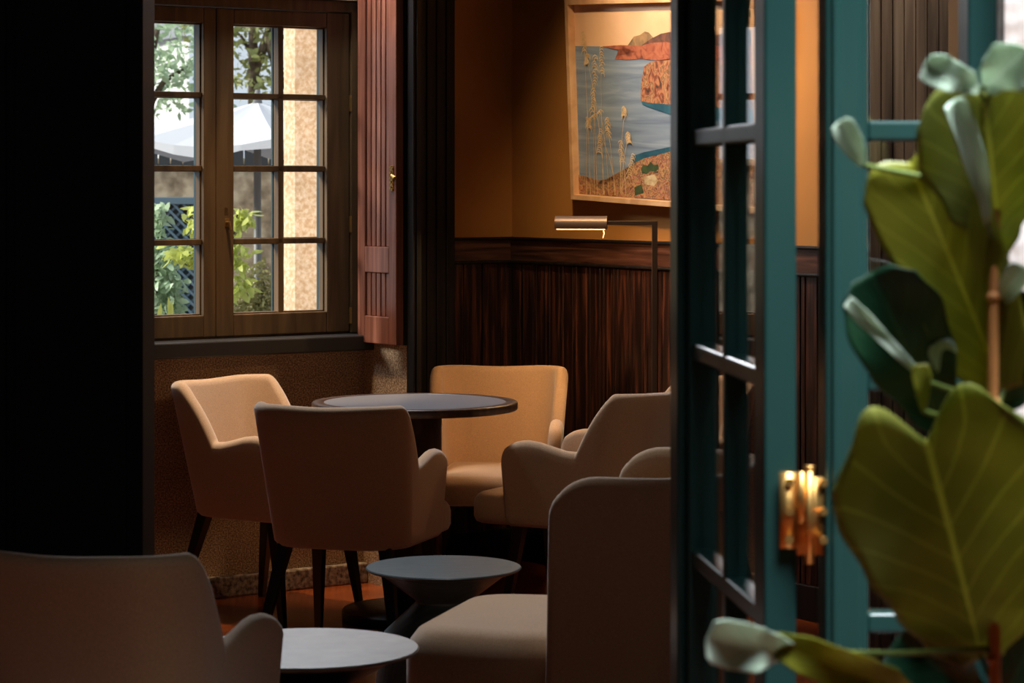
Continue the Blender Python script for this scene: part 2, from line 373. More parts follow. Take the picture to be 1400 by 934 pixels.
# lock: key plate and small lever on the meeting stile
m = MB(); xk = s_of(309, .045)
m.box(xk-.010, xk+.006, .040, .045, 1.365, 1.395); m.box(xk-.008, xk+.010, .038, .045, 1.325, 1.355); m.tube([(xk, .045, 1.34), (xk, .02, 1.34)], .006); m.tube([(xk, .022, 1.345), (xk+.004, .02, 1.315)], .005)
m.build('latch', M['old_brass'], win, bevel=.001)
m = MB()
for z in (1.78, 1.33, .99): m.tube([(X1-.035, .036, z-.03), (X1-.035, .036, z+.03)], .006)
m.build('hinge', M['old_brass'], win)
# ------------------------------------------------------------------ folded shutter on the reveal
sh = struct(empty('shutter', WW(sC), A35-PI/2))       # local x toward the room, -y toward the window side
sh['kind'] = 'thing'
tag(sh, 'tall reddish brown panelled wooden shutter folded open beside the window', 'shutter')
sh.name = 'window_shutter'
ze = .895; SX0, SX1 = .030, REV-.022
m = MB()
y0, y1 = -.045, -.012
st = .050
sw = .050
m.box(SX0, SX0+sw, y0, y1, ze, 2.75); m.box(SX1-st, SX1, y0, y1, ze, 2.75)
for z0, z1 in ((ze, ze+.10), (1.155, 1.25), (2.65, 2.75)): m.box(SX0+sw, SX1-st, y0, y1, z0, z1)
m.build('shutter_frame', M['shutter'], sh, bevel=.003)
for z0, z1 in ((ze+.10, 1.155), (1.25, 2.65)):
    mm = MB(); n = 5; wdt = (SX1-SX0-sw-st)/n
    for k in range(n):
        a = SX0+sw+k*wdt; mm.box(a+.0035, a+wdt-.0035, y0+.008, y1, z0, z1)
    mm.box(SX0+sw, SX1-st, y0+.020, y1-.004, z0, z1)
    mm.build('beaded_panel', M['shutter'], sh, bevel=.003)
m = MB(); m.box(SX0, SX1+.004, -.010, -.001, ze, 2.75); m.build('back_leaf', M['dark_wood'], sh)
m = MB(); xk = SX1-st/2
m.box(xk-.010, xk+.010, y0-.003, y0, 1.46, 1.545)
for z in (1.465, 1.485, 1.502, 1.52, 1.54): m.tube([(xk-.004, y0, z), (xk-.004, y0-.008, z)], .006, 8); m.tube([(xk+.005, y0, z-.006), (xk+.005, y0-.007, z-.006)], .005, 8)
m.tube([(xk+.006, y0-.002, 1.51), (xk+.03, y0-.022, 1.51), (xk+.05, y0-.02, 1.50)], [.004, .006, .008], 8)
m.build('shutter_latch', M['old_brass'], sh)

# ------------------------------------------------------------------ painting
pic = empty('framed_painting')
tag(pic, 'large landscape painting of blue sea, red cliffs and grasses in thin pale wood frame', 'painting')
dl = d_of(788, .03); dr = d_of(1046, .03); PWd = dr-dl; PHt = .758
rollx = .040; lean = math.radians(4.0)
Rw = Matrix.Rotation(A35-PI/2, 4, 'Z')
pic.matrix_world = Matrix.Translation(PW(dl, .012, 1.423)) @ Rw @ Matrix.Rotation(lean, 4, 'X') @ Matrix.Rotation(rollx, 4, 'Y')
M['pale_wood'] = wood('pale_frame_wood', (196, 150, 108), (214, 168, 124), (226, 184, 142), .5, (4, 4, 4))
fwid = .020
m = MB()
m.box(0, fwid, -.045, 0, 0, PHt); m.box(PWd-fwid, PWd, -.045, 0, 0, PHt); m.box(fwid, PWd-fwid, -.045, 0, 0, fwid); m.box(fwid, PWd-fwid, -.045, 0, PHt-fwid, PHt)
m.build('picture_frame', M['pale_wood'], pic, bevel=.0015)
def paintmat(name, stops, scale=14, stretch=(1, 1, 1), rough=.6, dist=1.2):
    mm = mat(name, stops[0][1], rough); t = tex(mm, 'Noise', scale, stretch, 5, dist); ramp(mm, t.outputs[0], stops); bump(mm, t.outputs[0], .2, .001); return mm
P = {
 'sky': paintmat('painted_peach_sky', [(.3, (222, 176, 138)), (.7, (234, 192, 154))], 4),
 'sea': paintmat('painted_blue_sea', [(.32, (106, 122, 146)), (.5, (124, 142, 164)), (.68, (146, 160, 178))], 5, (.5, 1, 5)),
 'hill': paintmat('painted_olive_hill', [(.35, (120, 100, 74)), (.65, (170, 134, 96))], 20),
 'dark': paintmat('painted_dark_ridge', [(.35, (70, 54, 50)), (.65, (120, 78, 62))], 24),
 'red': paintmat('painted_red_land', [(.3, (100, 56, 46)), (.45, (156, 86, 64)), (.6, (178, 108, 80)), (.75, (130, 70, 56))], 26),
 'cliff': paintmat('painted_cliff', [(.3, (60, 50, 40)), (.42, (140, 80, 60)), (.5, (190, 132, 96)), (.57, (110, 84, 60)), (.66, (196, 150, 108)), (.75, (110, 60, 50))], 30, (1, 1, .7)),
 'teal': paintmat('painted_teal_water', [(.35, (30, 76, 98)), (.65, (48, 100, 122))], 12),
 'garden': paintmat('painted_flowered_land', [(.28, (40, 60, 44)), (.4, (144, 86, 68)), (.48, (196, 150, 104)), (.54, (96, 84, 56)), (.6, (186, 112, 100)), (.66, (170, 150, 90)), (.76, (110, 60, 50))], 32),
 'green': paintmat('painted_green_shrub', [(.35, (36, 56, 40)), (.65, (70, 88, 54))], 26),
 'straw': paintmat('painted_straw', [(.35, (206, 172, 120)), (.65, (232, 208, 166))], 30),
 'stone': paintmat('painted_stone', [(.35, (176, 150, 110)), (.65, (214, 196, 160))], 26),
}
iw, ih = PWd-2*fwid, PHt-2*fwid
def PC(x, y):       # zoomed photograph coordinates of the picture -> canvas coordinates
    px = 690+x*.343; dd = d_of(px, .03)-dl
    f = (x-300)/370.0; yt = 30-12*f; yb = 776+16*f
    return (min(max(dd, fwid), PWd-fwid), fwid+ih*(1-min(max((y-yt)/(yb-yt), 0), 1)))
def shape(name, pts, mt, lay, raw=False, parent=None):
    q = [PC(*p) if not raw else p for p in pts]
    bm = bmesh.new(); vs_ = [bm.verts.new((a, -.014-lay*.0006, b)) for a, b in q]
    f = bm.faces.new(vs_); r = bmesh.ops.triangulate(bm, faces=[f]); me = bpy.data.meshes.new(name)
    bmesh.ops.recalc_face_normals(bm, faces=bm.faces); bm.to_mesh(me); bm.free(); me.materials.append(mt)
    o = bpy.data.objects.new(name, me); C.objects.link(o); o.parent = parent or canvas; return o
m = MB(); m.box(fwid, PWd-fwid, -.014, -.004, fwid, PHt-fwid); canvas = m.build('canvas', P['sky'], pic)
XR = 1040
shape('painted_sea', [(285, 192), (400, 192), (470, 212), (700, 230), (XR, 232), (XR, 800), (285, 800)], P['sea'], 1)
shape('painted_hill', [(500, 196), (518, 182), (532, 152), (556, 146), (576, 132), (592, 136), (606, 155), (640, 190)], P['hill'], 2)
shape('painted_ridge', [(560, 188), (600, 160), (640, 140), (700, 128), (800, 150), (XR, 120), (XR, 240), (600, 225)], P['dark'], 3)
shape('painted_headland', [(402, 192), (480, 186), (560, 188), (600, 176), (660, 172), (760, 190), (XR, 180), (XR, 260), (760, 236), (670, 236), (620, 245), (560, 238), (505, 244), (455, 241), (480, 226), (540, 214), (480, 206)], P['red'], 4)
shape('painted_cliff_shade', [(553, 396), (600, 405), (XR, 405), (XR, 480), (760, 470), (670, 455), (600, 432), (560, 418)], P['teal'], 5)
shape('painted_cliff', [(572, 268), (590, 254), (624, 246), (700, 240), (800, 250), (XR, 240), (XR, 430), (700, 418), (640, 413), (600, 412), (553, 404), (558, 330)], P['cliff'], 6)
shape('painted_shore', [(520, 618), (560, 604), (670, 588), (760, 560), (XR, 540), (XR, 800), (520, 800), (510, 660)], P['teal'], 7)
shape('painted_foreground', [(285, 700), (330, 706), (380, 720), (455, 742), (478, 696), (515, 650), (560, 628), (672, 600), (760, 572), (XR, 560), (XR, 800), (285, 800)], P['garden'], 8)
shape('painted_shrub', [(548, 672), (556, 652), (574, 656), (588, 640), (600, 654), (616, 650), (618, 668), (604, 680), (586, 676), (570, 690), (552, 686)], P['green'], 9)
shape('painted_rock', [(560, 700), (600, 690), (614, 712), (598, 736), (560, 728)], P['stone'], 9)
shape('painted_rock', [(520, 742), (548, 730), (556, 764), (520, 776)], P['green'], 9)
# grasses: thin curved stalks with drooping seed heads
g = MB()
def stroke(pts, w0, w1, lay=11):
    q = [Vector((PC(*p)[0], 0, PC(*p)[1])) for p in pts]; n = len(q); V = []
    for i, p in enumerate(q):
        d = (q[min(i+1, n-1)]-q[max(i-1, 0)]).normalized(); nn = Vector((-d.z, 0, d.x)); ww = w0+(w1-w0)*i/(n-1)
        V += [p+nn*ww+Vector((0, -.014-lay*.0006, 0)), p-nn*ww+Vector((0, -.014-lay*.0006, 0))]
    g.add(V, [(2*i, 2*i+1, 2*i+3, 2*i+2) for i in range(n-1)])
rg = random.Random(3)
for (x0, y0_, x1, y1_, hx, hl) in ((345, 776, 338, 165, 338, 70), (362, 776, 382, 255, 375, 110), (396, 776, 405, 220, 408, 105), (372, 776, 372, 385, 362, 90), (418, 776, 398, 470, 345, 40), (440, 776, 420, 500, 424, 70), (444, 776, 395, 545, 385, 90), (470, 776, 500, 555, 505, 40), (486, 776, 470, 590, 478, 80), (470, 776, 520, 640, 500, 90), (400, 776, 350, 250, 345, 40), (330, 776, 342, 500, 350, 40), (466, 770, 490, 455, 490, 34)):
    g = MB(); stroke([(x0+(x1-x0)*t*t, y0_+(y1_-y0_)*t) for t in [i/10 for i in range(11)]], .0014, .0009)
    for k in range(11):
        t = k/10; cx = x1+(hx-x1)*t+rg.uniform(-3, 3); cy = y1_-30+hl*t
        for sd in (-1, 1):
            ex = cx+sd*rg.uniform(5, 13); ey = cy+rg.uniform(10, 22)
            stroke([(cx, cy), ((cx+ex)/2+sd*2, (cy+ey)/2-3), (ex, ey)], .0020, .0005, 12)
    g.build('painted_grass', P['straw'], canvas)
for sx in (935, 1015):
    g = MB()
    for k in range(9):
        a = PI*(.15+.7*k/8); stroke([(sx, 75), (sx+38*math.cos(a)*.6, 75-40*math.sin(a)*.6), (sx+44*math.cos(a), 80-48*math.sin(a))], .006, .001, 12)
    g.build('painted_palm', P['green'], canvas)

# ------------------------------------------------------------------ chairs
def smoothstep(x): x = min(max(x, 0), 1); return x*x*(3-2*x)
def make_shell(name, parent, W0, W1, yb0, yb1, yf0, yf1, rc, th, z0, zref, top, ts, bulge=.02, t1=.42, t2=.66, M_=10):
    r = th/2
    def plan(t, z, sg):
        k = (z-z0)/(zref-z0); W = W0+(W1-W0)*k; yb = yb0+(yb1-yb0)*k; yf = yf0+(yf1-yf0)*k
        if t <= t1: x = W; y = yf+(yb+rc-yf)*t/t1
        elif t <= t2: a = (t-t1)/(t2-t1)*PI/2; x = W-rc+rc*math.cos(a); y = yb+rc-rc*math.sin(a)
        else: x = (W-rc)*(1-(t-t2)/(1-t2)); y = yb
        y -= bulge*(math.cos(min(1, abs(x)/W)*PI/2))
        return Vector((x*sg, y, z))
    def nrm(t, z, sg):
        a = plan(max(t-.01, 0), z, 1); b_ = plan(min(t+.01, 1), z, 1); d = (b_-a).normalized()
        nn = Vector((-d.y, d.x, 0))
        if t > .985: nn = Vector((0, -1, 0))
        if nn.x < 0 and t < .5: nn = -nn
        if t > .5 and nn.y > 0: nn = -nn
        return Vector((nn.x*sg, nn.y, 0))
    cols = []
    def column(t, sg, shift=0, rs=1, drop=0):
        zt = top(t)-drop; n0 = nrm(t, z0, sg); L_ = []
        rr_ = r*rs; fw_ = Vector((0, shift, 0))
        zb = z0+drop*.4
        L_.append(plan(t, zb, sg)+n0*rr_*.6+fw_)
        for j in range(M_+1):
            z = zb+.012+(zt-r-zb-.012)*j/M_; L_.append(plan(t, z, sg)+nrm(t, z, sg)*rr_+fw_)
        for a in (30, 60, 90, 120, 150):
            a = math.radians(a); z = zt-r; L_.append(plan(t, z, sg)+nrm(t, z, sg)*rr_*math.cos(a)+Vector((0, 0, r*math.sin(a)))+fw_)
        for j in range(M_+1):
            z = zt-r-(zt-r-zb-.012)*j/M_; L_.append(plan(t, z, sg)-nrm(t, z, sg)*rr_+fw_)
        L_.append(plan(t, zb, sg)-n0*rr_*.6+fw_)
        if sg < 0: pass
        return L_
    for e in (85, 60, 35, 12): a = math.radians(e); cols.append(column(0, 1, r*math.sin(a), math.cos(a), (.045*(1-math.cos(a))+.016*math.sin(a))))
    for t in ts: cols.append(column(t, 1))
    for t in ts[::-1][1:]: cols.append(column(t, -1))
    for e in (12, 35, 60, 85): a = math.radians(e); cols.append(column(0, -1, r*math.sin(a), math.cos(a), (.045*(1-math.cos(a))+.016*math.sin(a))))
    n = len(cols[0]); V = [p for c in cols for p in c]; Fc = []
    for i in range(len(cols)-1):
        for j in range(n): Fc.append((i*n+j, i*n+(j+1) % n, (i+1)*n+(j+1) % n, (i+1)*n+j))
    Fc.append(tuple(range(n))); Fc.append(tuple(range((len(cols)-1)*n, len(cols)*n))[::-1])
    mb = MB(); mb.add(V, Fc); o = mb.build(name, M['fabric'], parent)
    for p in o.data.polygons: p.use_smooth = True
    return o
def cushion(name, parent, outline, z0, z1, r, crown, mt):
    n = len(outline); P_ = [Vector((x, y, 0)) for x, y in outline]
    nr = []
    for i in range(n):
        d = (P_[(i+1) % n]-P_[i-1]).normalized(); nr.append(Vector((d.y, -d.x, 0)))
    cen = sum(P_, Vector())/n
    loops = []
    for a in (90, 60, 30, 0): a_ = math.radians(a); loops.append((r*.5*(math.sin(a_)), z0+r*.5*(1-math.cos(a_)) if False else z0+r*.5*(1-math.sin(a_)) if a else z0+r*.5))
    V = []; Fc = []
    lv = [(r*.6, z0), (r*.2, z0+r*.15), (0, z0+r*.6), (0, (z0+z1)/2), (0, z1-r)]
    for a in (25, 50, 70, 90): a_ = math.radians(a); lv.append((r*(1-math.cos(a_)), z1-r+r*math.sin(a_)))
    for ins, z in lv:
        for i in range(n): p = P_[i]-nr[i]*ins; V.append(Vector((p.x, p.y, z)))
    lastb = len(lv)
    for k in (.8, .6, .4, .2):
        for i in range(n): p = P_[i]-nr[i]*r; q = cen+(p-cen)*k; V.append(Vector((q.x, q.y, z1+crown*(1-k*k))))
    tot = lastb+4
    for l in range(tot-1):
        for i in range(n): Fc.append((l*n+i, l*n+(i+1) % n, (l+1)*n+(i+1) % n, (l+1)*n+i))
    Fc.append(tuple(range(n))[::-1]); Fc.append(tuple(range((tot-1)*n, tot*n)))
    mb = MB(); mb.add(V, Fc); o = mb.build(name, mt, parent)
    for p in o.data.polygons: p.use_smooth = True
    return o
def leg(parent, top, foot, a=.021, b=.011):
    T, B_ = Vector(top), Vector(foot); V = []
    for p, w_ in ((T, a), (B_, b)):
        V += [p+Vector((x*w_, y*w_, 0)) for x, y in ((-1, -1), (1, -1), (1, 1), (-1, 1))]
    mb = MB(); mb.add(V, [(0, 1, 2, 3), (7, 6, 5, 4), (0, 4, 5, 1), (1, 5, 6, 2), (2, 6, 7, 3), (3, 7, 4, 0)])
    return mb.build('leg', M['leg'], parent, bevel=.003)
def arm_top(t):
    if t < .11: s_ = (t+.035)/.145; return   .634-.075*(1-math.sqrt(max(0, 1-(1-s_)**2)))
    if t < .335: return .634-.030*smoothstep((t-.11)/.20)
    if t < .47: x = (t-.335)/.135; return .604+.196*(1-(1-x)**1.7)
    return .800-.006*smoothstep((t-.52)/.48)
def rounded_outline(pts, rads, n=8):
    out = []; N_ = len(pts)
    for i in range(N_):
        p = Vector((*pts[i], 0)); a = (Vector((*pts[i-1], 0))-p); b_ = (Vector((*pts[(i+1) % N_], 0))-p); r = rads[i]
        la, lb = a.length, b_.length; a.normalize(); b_.normalize(); d = min(r, la*.48, lb*.48)
        p0 = p+a*d; p2 = p+b_*d
        for k in range(n+1):
            t = k/n; q = p0*(1-t)**2+p*2*t*(1-t)+p2*t*t; out.append((q.x, q.y))
    return out
def make_armchair():
    e = empty('armchair')
    ts = [0, .012, .03, .05, .08, .11, .16, .22, .28, .31, .325, .335, .34, .35, .36, .37, .385, .40, .415, .43, .445, .455, .465, .475, .49, .505, .52, .54, .57, .60, .63, .66, .72, .79, .86, .93, 1.0]
    make_shell('backrest', e, .205, .238, -.215, -.315, .150, .175, .10, .046, .345, .805, arm_top, ts)
    out = rounded_outline([(-.195, -.215), (.195, -.215), (.195, .14), (.222, .165), (.222, .315), (-.222, .315), (-.222, .165), (-.195, .14)], [.06, .06, .02, .03, .10, .10, .03, .02])
    cushion('seat', e, out, .345, .450, .04, .012, M['fabric'])
    for sx in (-1, 1):
        leg(e, (sx*.168, -.19, .352), (sx*.235, -.275, 0)); leg(e, (sx*.188, .13, .352), (sx*.212, .185, 0))
    return e
def copy_tree(o, parent=None):
    c = o.copy(); C.objects.link(c)
    if parent: c.parent = parent
    for ch in o.children: copy_tree(ch, c)
    return c
GRP = 'taupe armchairs'
chairs = [
 ((-.492, 8.19), 18, 'taupe armchair seen from behind, nearest to the round pedestal dining table, its back to us'),
 ((-.80, 8.83), 124, 'taupe armchair side on against the granite wall under the window, facing right'),
 ((-.06, 9.30), 183, 'taupe armchair facing us behind the round table, lit orange in the corner'),
 ((.232, 8.62), -62, 'taupe armchair right of the round table, in front of the floor lamp, facing left'),
 ((-.745, 5.07), 19, 'large taupe armchair cropped at the bottom left corner, beside the pale side table'),
]
proto = make_armchair()
for i, (xy, t, lab) in enumerate(chairs):
    o = proto if i == 0 else copy_tree(proto)
    o.location = (*xy, 0); o.rotation_euler = (0, 0, -math.radians(t)); tag(o, lab, 'armchair', GRP)
# lounge chair, armless, high wrap-round back
def make_lounge():
    e = empty('lounge_chair', (.185, 6.21, 0), math.radians(74))
    def top(t):
        if t < .22: s_ = (t+.035)/.255; return .815-.085*(1-math.sqrt(max(0, 1-(1-s_)**2)))
        return .815
    ts = [0, .006, .015, .03, .05, .08, .12, .17, .22, .30, .42, .47, .52, .57, .62, .66, .75, .85, .93, 1]
    make_shell('backrest', e, .325, .34, -.30, -.36, -.005, -.02, .16, .05, .22, .815, top, ts, .03)
    out = rounded_outline([(-.30, -.30), (.30, -.30), (.315, 0), (.335, .10), (.30, .40), (-.30, .40), (-.335, .10), (-.315, 0)], [.12, .12, .05, .10, .26, .26, .10, .05])
    cushion('seat', e, out, .20, .44, .075, .025, M['fabric'])
    for sx in (-1, 1):
        leg(e, (sx*.22, -.24, .215), (sx*.24, -.27, 0)); leg(e, (sx*.22, .26, .215), (sx*.24, .29, 0))
    return tag(e, 'armless taupe lounge chair with tall rounded back and deep seat, at the bottom centre right', 'lounge chair')
make_lounge()

# ------------------------------------------------------------------ tables
e = empty('dining_table', (-.331, 8.72, 0))
tag(e, 'round table with dark wooden rim, pale grey inlaid top and thick pedestal', 'table')
R_ = .351
m = MB(); m.lathe([(R_-.05, .712), (R_-.004, .712), (R_, .716), (R_, .736), (R_-.004, .740), (R_-.040, .740), (R_-.041, .735)]); m.build('table_rim', M['table_wood'], e, smooth=True)
m = MB(); m.lathe([(R_-.041, .716), (R_-.041, .7385), (R_-.043, .7395)], 96); m.build('table_top', M['inlay'], e)
m = MB(); m.lathe([(.092, .045), (.092, .712)], 48); m.build('pedestal', M['table_wood'], e, smooth=True)
m = MB(); m.lathe([(.245, 0), (.248, .004), (.248, .030), (.244, .036), (.10, .045)], 64); m.build('table_base', M['black_metal'], e, smooth=True)
def side_table(loc, zt, R, mt_top, mt_body, lab):
    e = empty('side_table', (*loc, 0)); tag(e, lab, 'side table')
    m = MB(); m.lathe([(R-.03, zt-.016), (R-.004, zt-.008), (R, zt-.003), (R-.003, zt)], 96); m.build('table_top', mt_top, e, smooth=True)
    m = MB(); m.lathe([(.20*R/.216, 0), (.205*R/.216, .012), (.20*R/.216, .03), (.165, zt-.18), (.078, zt-.098), (.078, zt-.092), (R-.035, zt-.014)], 64); m.build('pedestal', mt_body, e, smooth=False)
    for p in e.children[-1].data.polygons: p.use_smooth = len(p.vertices) < 8
    e.children[-1].modifiers.new('edge', 'EDGE_SPLIT').split_angle = math.radians(35)
    return e
side_table((-.19, 7.11), .42, .2165, M['steel_blue'], M['steel_blue'], 'low dark blue-grey hourglass side table between the armchairs and lounge chair')
side_table((-.453, 5.66), .46, .248, M['pale_top'], M['black_metal'], 'pale grey round side table in the foreground beside the cropped armchair')

# ------------------------------------------------------------------ floor lamp
LY = 9.12; LX = (895-700)/F*LY; LZ = H-(306-HY)*LY/F
e = empty('floor_lamp', (LX, LY, 0)); tag(e, 'slim bronze reading floor lamp with lit cylindrical head before the picture wall', 'floor lamp')
m = MB(); m.lathe([(.125, 0), (.125, .012), (.12, .016)], 48); m.build('lamp_base', M['lamp_metal'], e, smooth=True)
m = MB(); m.box(-.010, .010, -.008, .008, .014, LZ+.010); m.build('pole', M['pole_metal'], e, bevel=.002)
axd = Vector((-1, .10, 0)).normalized(); ang = math.atan2(axd.y, axd.x)
arm = empty('x', (0, 0, 0)); bpy.data.objects.remove(arm)
m = MB(); m.box(.0, .175, -.007, .007, -.007, .007); ar = m.build('lamp_arm', M['pole_metal'], e, bevel=.001); ar.location = (0, 0, LZ+.003); ar.rotation_euler = (0, 0, ang)
# head: open-bottomed cylinder shell
hr = .028; L0, L1 = .172, .355
def arc_shell(mb, x0, x1, R0, R1, a0, a1, n=28):
    V = []; Fc = []
    for x in (x0, x1):
        for R in (R0, R1):
            for k in range(n+1): a = math.radians(a0+(a1-a0)*k/n); V.append((x, R*math.cos(a), R*math.sin(a)))
    q = n+1
    for k in range(n):
        Fc += [(k, k+1, 2*q+k+1, 2*q+k), (q+k, 3*q+k, 3*q+k+1, q+k+1), (k, q+k, q+k+1, k+1), (2*q+k, 2*q+k+1, 3*q+k+1, 3*q+k)]
    Fc += [(0, 2*q, 3*q, q), (n, q+n, 3*q+n, 2*q+n)]
    mb.add(V, Fc)
m = MB(); arc_shell(m, L0, L1, hr-.002, hr, -40, 220)
V = [(L1, 0, 0)]
hd = m.build('lamp_shade', M['lamp_metal'], e, smooth=True); hd.location = (0, 0, LZ-.001); hd.rotation_euler = (0, 0, ang)
hd.modifiers.new('edge', 'EDGE_SPLIT').split_angle = math.radians(35)
for x0, x1 in ((L0-.003, L0+.003), (L1-.003, L1)):
    m = MB(); prof = [(x0, hr*1.02*math.cos(math.radians(a)), hr*1.02*math.sin(math.radians(a))) for a in range(-40, 221, 10)]; n = len(prof)
    m.add(prof+[(x1, b_, c_) for a_, b_, c_ in prof], [tuple(range(n)), tuple(range(n, 2*n))[::-1]]+[(i, (i+1) % n, n+(i+1) % n, n+i) for i in range(n)]); m.build('end_cap', M['lamp_metal'], hd)
em = mat('lit_lamp_diffuser', (255, 200, 120), .5); em.node_tree.nodes['Principled BSDF'].inputs['Emission Color'].default_value = (1, .62, .26, 1); em.node_tree.nodes['Principled BSDF'].inputs['Emission Strength'].default_value = 7
m = MB(); m.box(L0+.006, L1-.006, -.019, .019, -.020, -.014); m.build('light_strip', em, hd)
m = MB(); m.tube([(L0+.012, -.012, -.018), (L0+.008, -.014, -.034), (L0+.012, -.016, -.050)], .0028, 8); m.build('switch', M['lamp_metal'], hd)
ll = light('reading_light', 'AREA', (0, 0, 0), 4.5, (1, .60, .28), direction=(0, 0, -1), shape='RECTANGLE', size=.16, size_y=.03)
ll.parent = hd; ll.location = ((L0+L1)/2, 0, -.024); ll.rotation_euler = (0, 0, 0)

# ------------------------------------------------------------------ green glazed door leaf, jamb and side light
da = Vector((-.077, .8, 0)).normalized(); dz = math.atan2(da.y, da.x)
door = struct(empty('door_1', (.345, 3.5, 0), dz))
ZD = 2.36
mz = [.215, .55, .885, 1.217, 1.56, 1.90]
m = MB(); m.box(0, .075, -.045, 0, .012, ZD); m.box(.625, .72, -.045, 0, .012, ZD); m.build('stile', M['green'], door, bevel=.004)
m = MB(); m.box(.655, .735, .0, .014, .012, ZD); m.build('meeting_strip', M['green'], door, bevel=.006, seg=3)
m = MB(); m.box(.075, .625, -.045, 0, .012, .215); m.box(.075, .625, -.045, 0, 2.24, ZD); m.build('rail', M['green'], door, bevel=.004)
m = MB()
for z in mz[1:]: m.box(.075, .625, -.042, -.004, z-.014, z+.014)
for x in (.335,): m.box(x-.014, x+.014, -.042, -.004, .215, 2.24)
m.build('muntin', M['green'], door, bevel=.005, seg=3)
zz = mz+[2.24]
for x0, x1 in ((.075, .321), (.349, .625)):
    for i in range(6): m = MB(); m.box(x0, x1, -.024, -.021, zz[i], zz[i+1]); m.build('pane', M['glass'], door)
# hinge
hz0, hz1 = H-(770-HY)*3.49/F, H-(640-HY)*3.49/F
hz = empty('x'); bpy.data.objects.remove(hz)
m = MB(); hx = (1096-700)/F*3.485
m.box((1066-700)/F*3.49, (1090-700)/F*3.49, 3.488, 3.494, hz0+.02, hz1-.006)
m.tube([((1096-700)/F*3.48, 3.483, hz0+.055), ((1096-700)/F*3.48, 3.483, hz1-.004)], .0055, 14)
m.tube([((1107-700)/F*3.48, 3.483, hz0), ((1107-700)/F*3.48, 3.483, hz1)], .0062, 14)
m.tube([((1107-700)/F*3.48, 3.483, hz1), ((1107-700)/F*3.48, 3.483, hz1+.004)], .0075, 14)
for zq in (.25, .55, .85): m.tube([((1080-700)/F*3.48, 3.488, hz0+zq*(hz1-hz0)), ((1080-700)/F*3.48, 3.484, hz0+zq*(hz1-hz0))], .006, 10); m.tube([((1126-700)/F*3.48, 3.484, hz0+zq*(hz1-hz0)), ((1126-700)/F*3.48, 3.478, hz0+zq*(hz1-hz0))], .0055, 10)
m.box((1090-700)/F*3.48, (1126-700)/F*3.48, 3.484, 3.488, hz0+.012, hz1-.012)
hg = m.build('hinge', M['brass'], None, smooth=True)
hg.parent = door; hg.matrix_parent_inverse = (Matrix.Translation((.345, 3.5, 0)) @ Matrix.Rotation(dz, 4, 'Z')).inverted()
# fixed side light
JX = (1127-700)/F*3.5; JX1 = .487; PX0, PX1 = .622, .662
sl = struct(empty('window_2'))
m = MB(); m.box(JX, JX1-.012, 3.485, 3.575, 0, ZD+.1); m.box(JX1-.024, JX1, 3.50, 3.56, 0, ZD+.1); m.box(JX+.008, JX+.02, 3.478, 3.49, 0, ZD+.1); m.build('jamb', M['green'], sl, bevel=.004, seg=3)
m = MB(); m.box(PX0, PX1, 3.49, 3.57, 0, ZD+.1); m.build('post', M['green'], sl, bevel=.004)
m = MB()
for z in mz[1:]: m.box(JX1, PX0, 3.505, 3.55, z-.014, z+.014)
m.box(JX1, PX0, 3.50, 3.56, 0, .215); m.box(JX1, PX0, 3.50, 3.56, 2.24, ZD+.1)
m.build('muntin', M['green'], sl, bevel=.005, seg=3)
for i in range(6): m = MB(); m.box(JX1, PX0, 3.526, 3.529, zz[i], zz[i+1]); m.build('pane', M['glass'], sl)
m = MB(); m.box(-1.6, JX, 3.485, 3.575, ZD+.02, ZD+.1); struct(m.build('trim_3', M['green'], bevel=.004))
m = MB(); m.box(PX1, 2.6, 3.44, 3.66, 0, CEIL); m.box(-3.4, PX1, 3.44, 3.66, ZD+.1, CEIL); m.box(-3.4, -1.6, 3.44, 3.66, 0, ZD+.1)
struct(m.build('wall_porch_arch', M['jamb_stone']))
# tall board screen standing inside, seen through the side light
m = MB(); bx0 = (1188-700)/F*6.6; bx1 = (1298-700)/F*6.6
n = 7; bw = (bx1-bx0)/n
for k in range(n): m.box(bx0+k*bw+.003, bx0+(k+1)*bw-.003, 6.6, 6.62, .02, 2.5)
m.box(bx0, bx1, 6.612, 6.63, .02, 2.5)
scn = m.build('board_screen', M['boards'], bevel=.002); tag(scn, 'tall weathered plank screen seen through the green side window behind the fig plant', 'screen')
for a_, b_ in ((0, .12), (2.42, 2.5)): m = MB(); m.box(bx0, bx1, 6.585, 6.6, a_, b_); m.build('batten', M['boards'], scn, bevel=.002)

# ------------------------------------------------------------------ fiddle leaf fig
PY = 2.9
sx = (1358-700)/F*PY
fig = empty('fiddle_leaf_fig', (sx, PY, 0)); tag(fig, 'tall fiddle leaf fig with big yellow-green leaves in the right foreground', 'plant')
m = MB(); m.lathe([(.12, 0), (.135, .01), (.17, .30), (.175, .33), (.165, .33), (.16, .30)], 48); m.build('plant_pot', M['pot'], fig, smooth=True)
m = MB(); m.lathe([(.155, .26), (.158, .29), (.02, .30)], 40); m.build('soil', M['soil'], fig)
m = MB(); m.tube([(0, 0, .27), (.004, .004, .6), (.002, 0, .92), (-.001, 0, 1.2), (0, 0, 1.36), (.004, 0, 1.52), (.006, 0, 1.58)], [.0085, .008, .007, .0065, .006, .005, .003], 12)
for z in (.95, 1.08, 1.24, 1.36, 1.44): m.tube([(0, 0, z-.006), (0, 0, z), (0, 0, z+.006)], [.006, .009, .006], 10)
m.build('stem', M['petiole'], fig, smooth=True)
INV = Vector((sx, PY, 0))
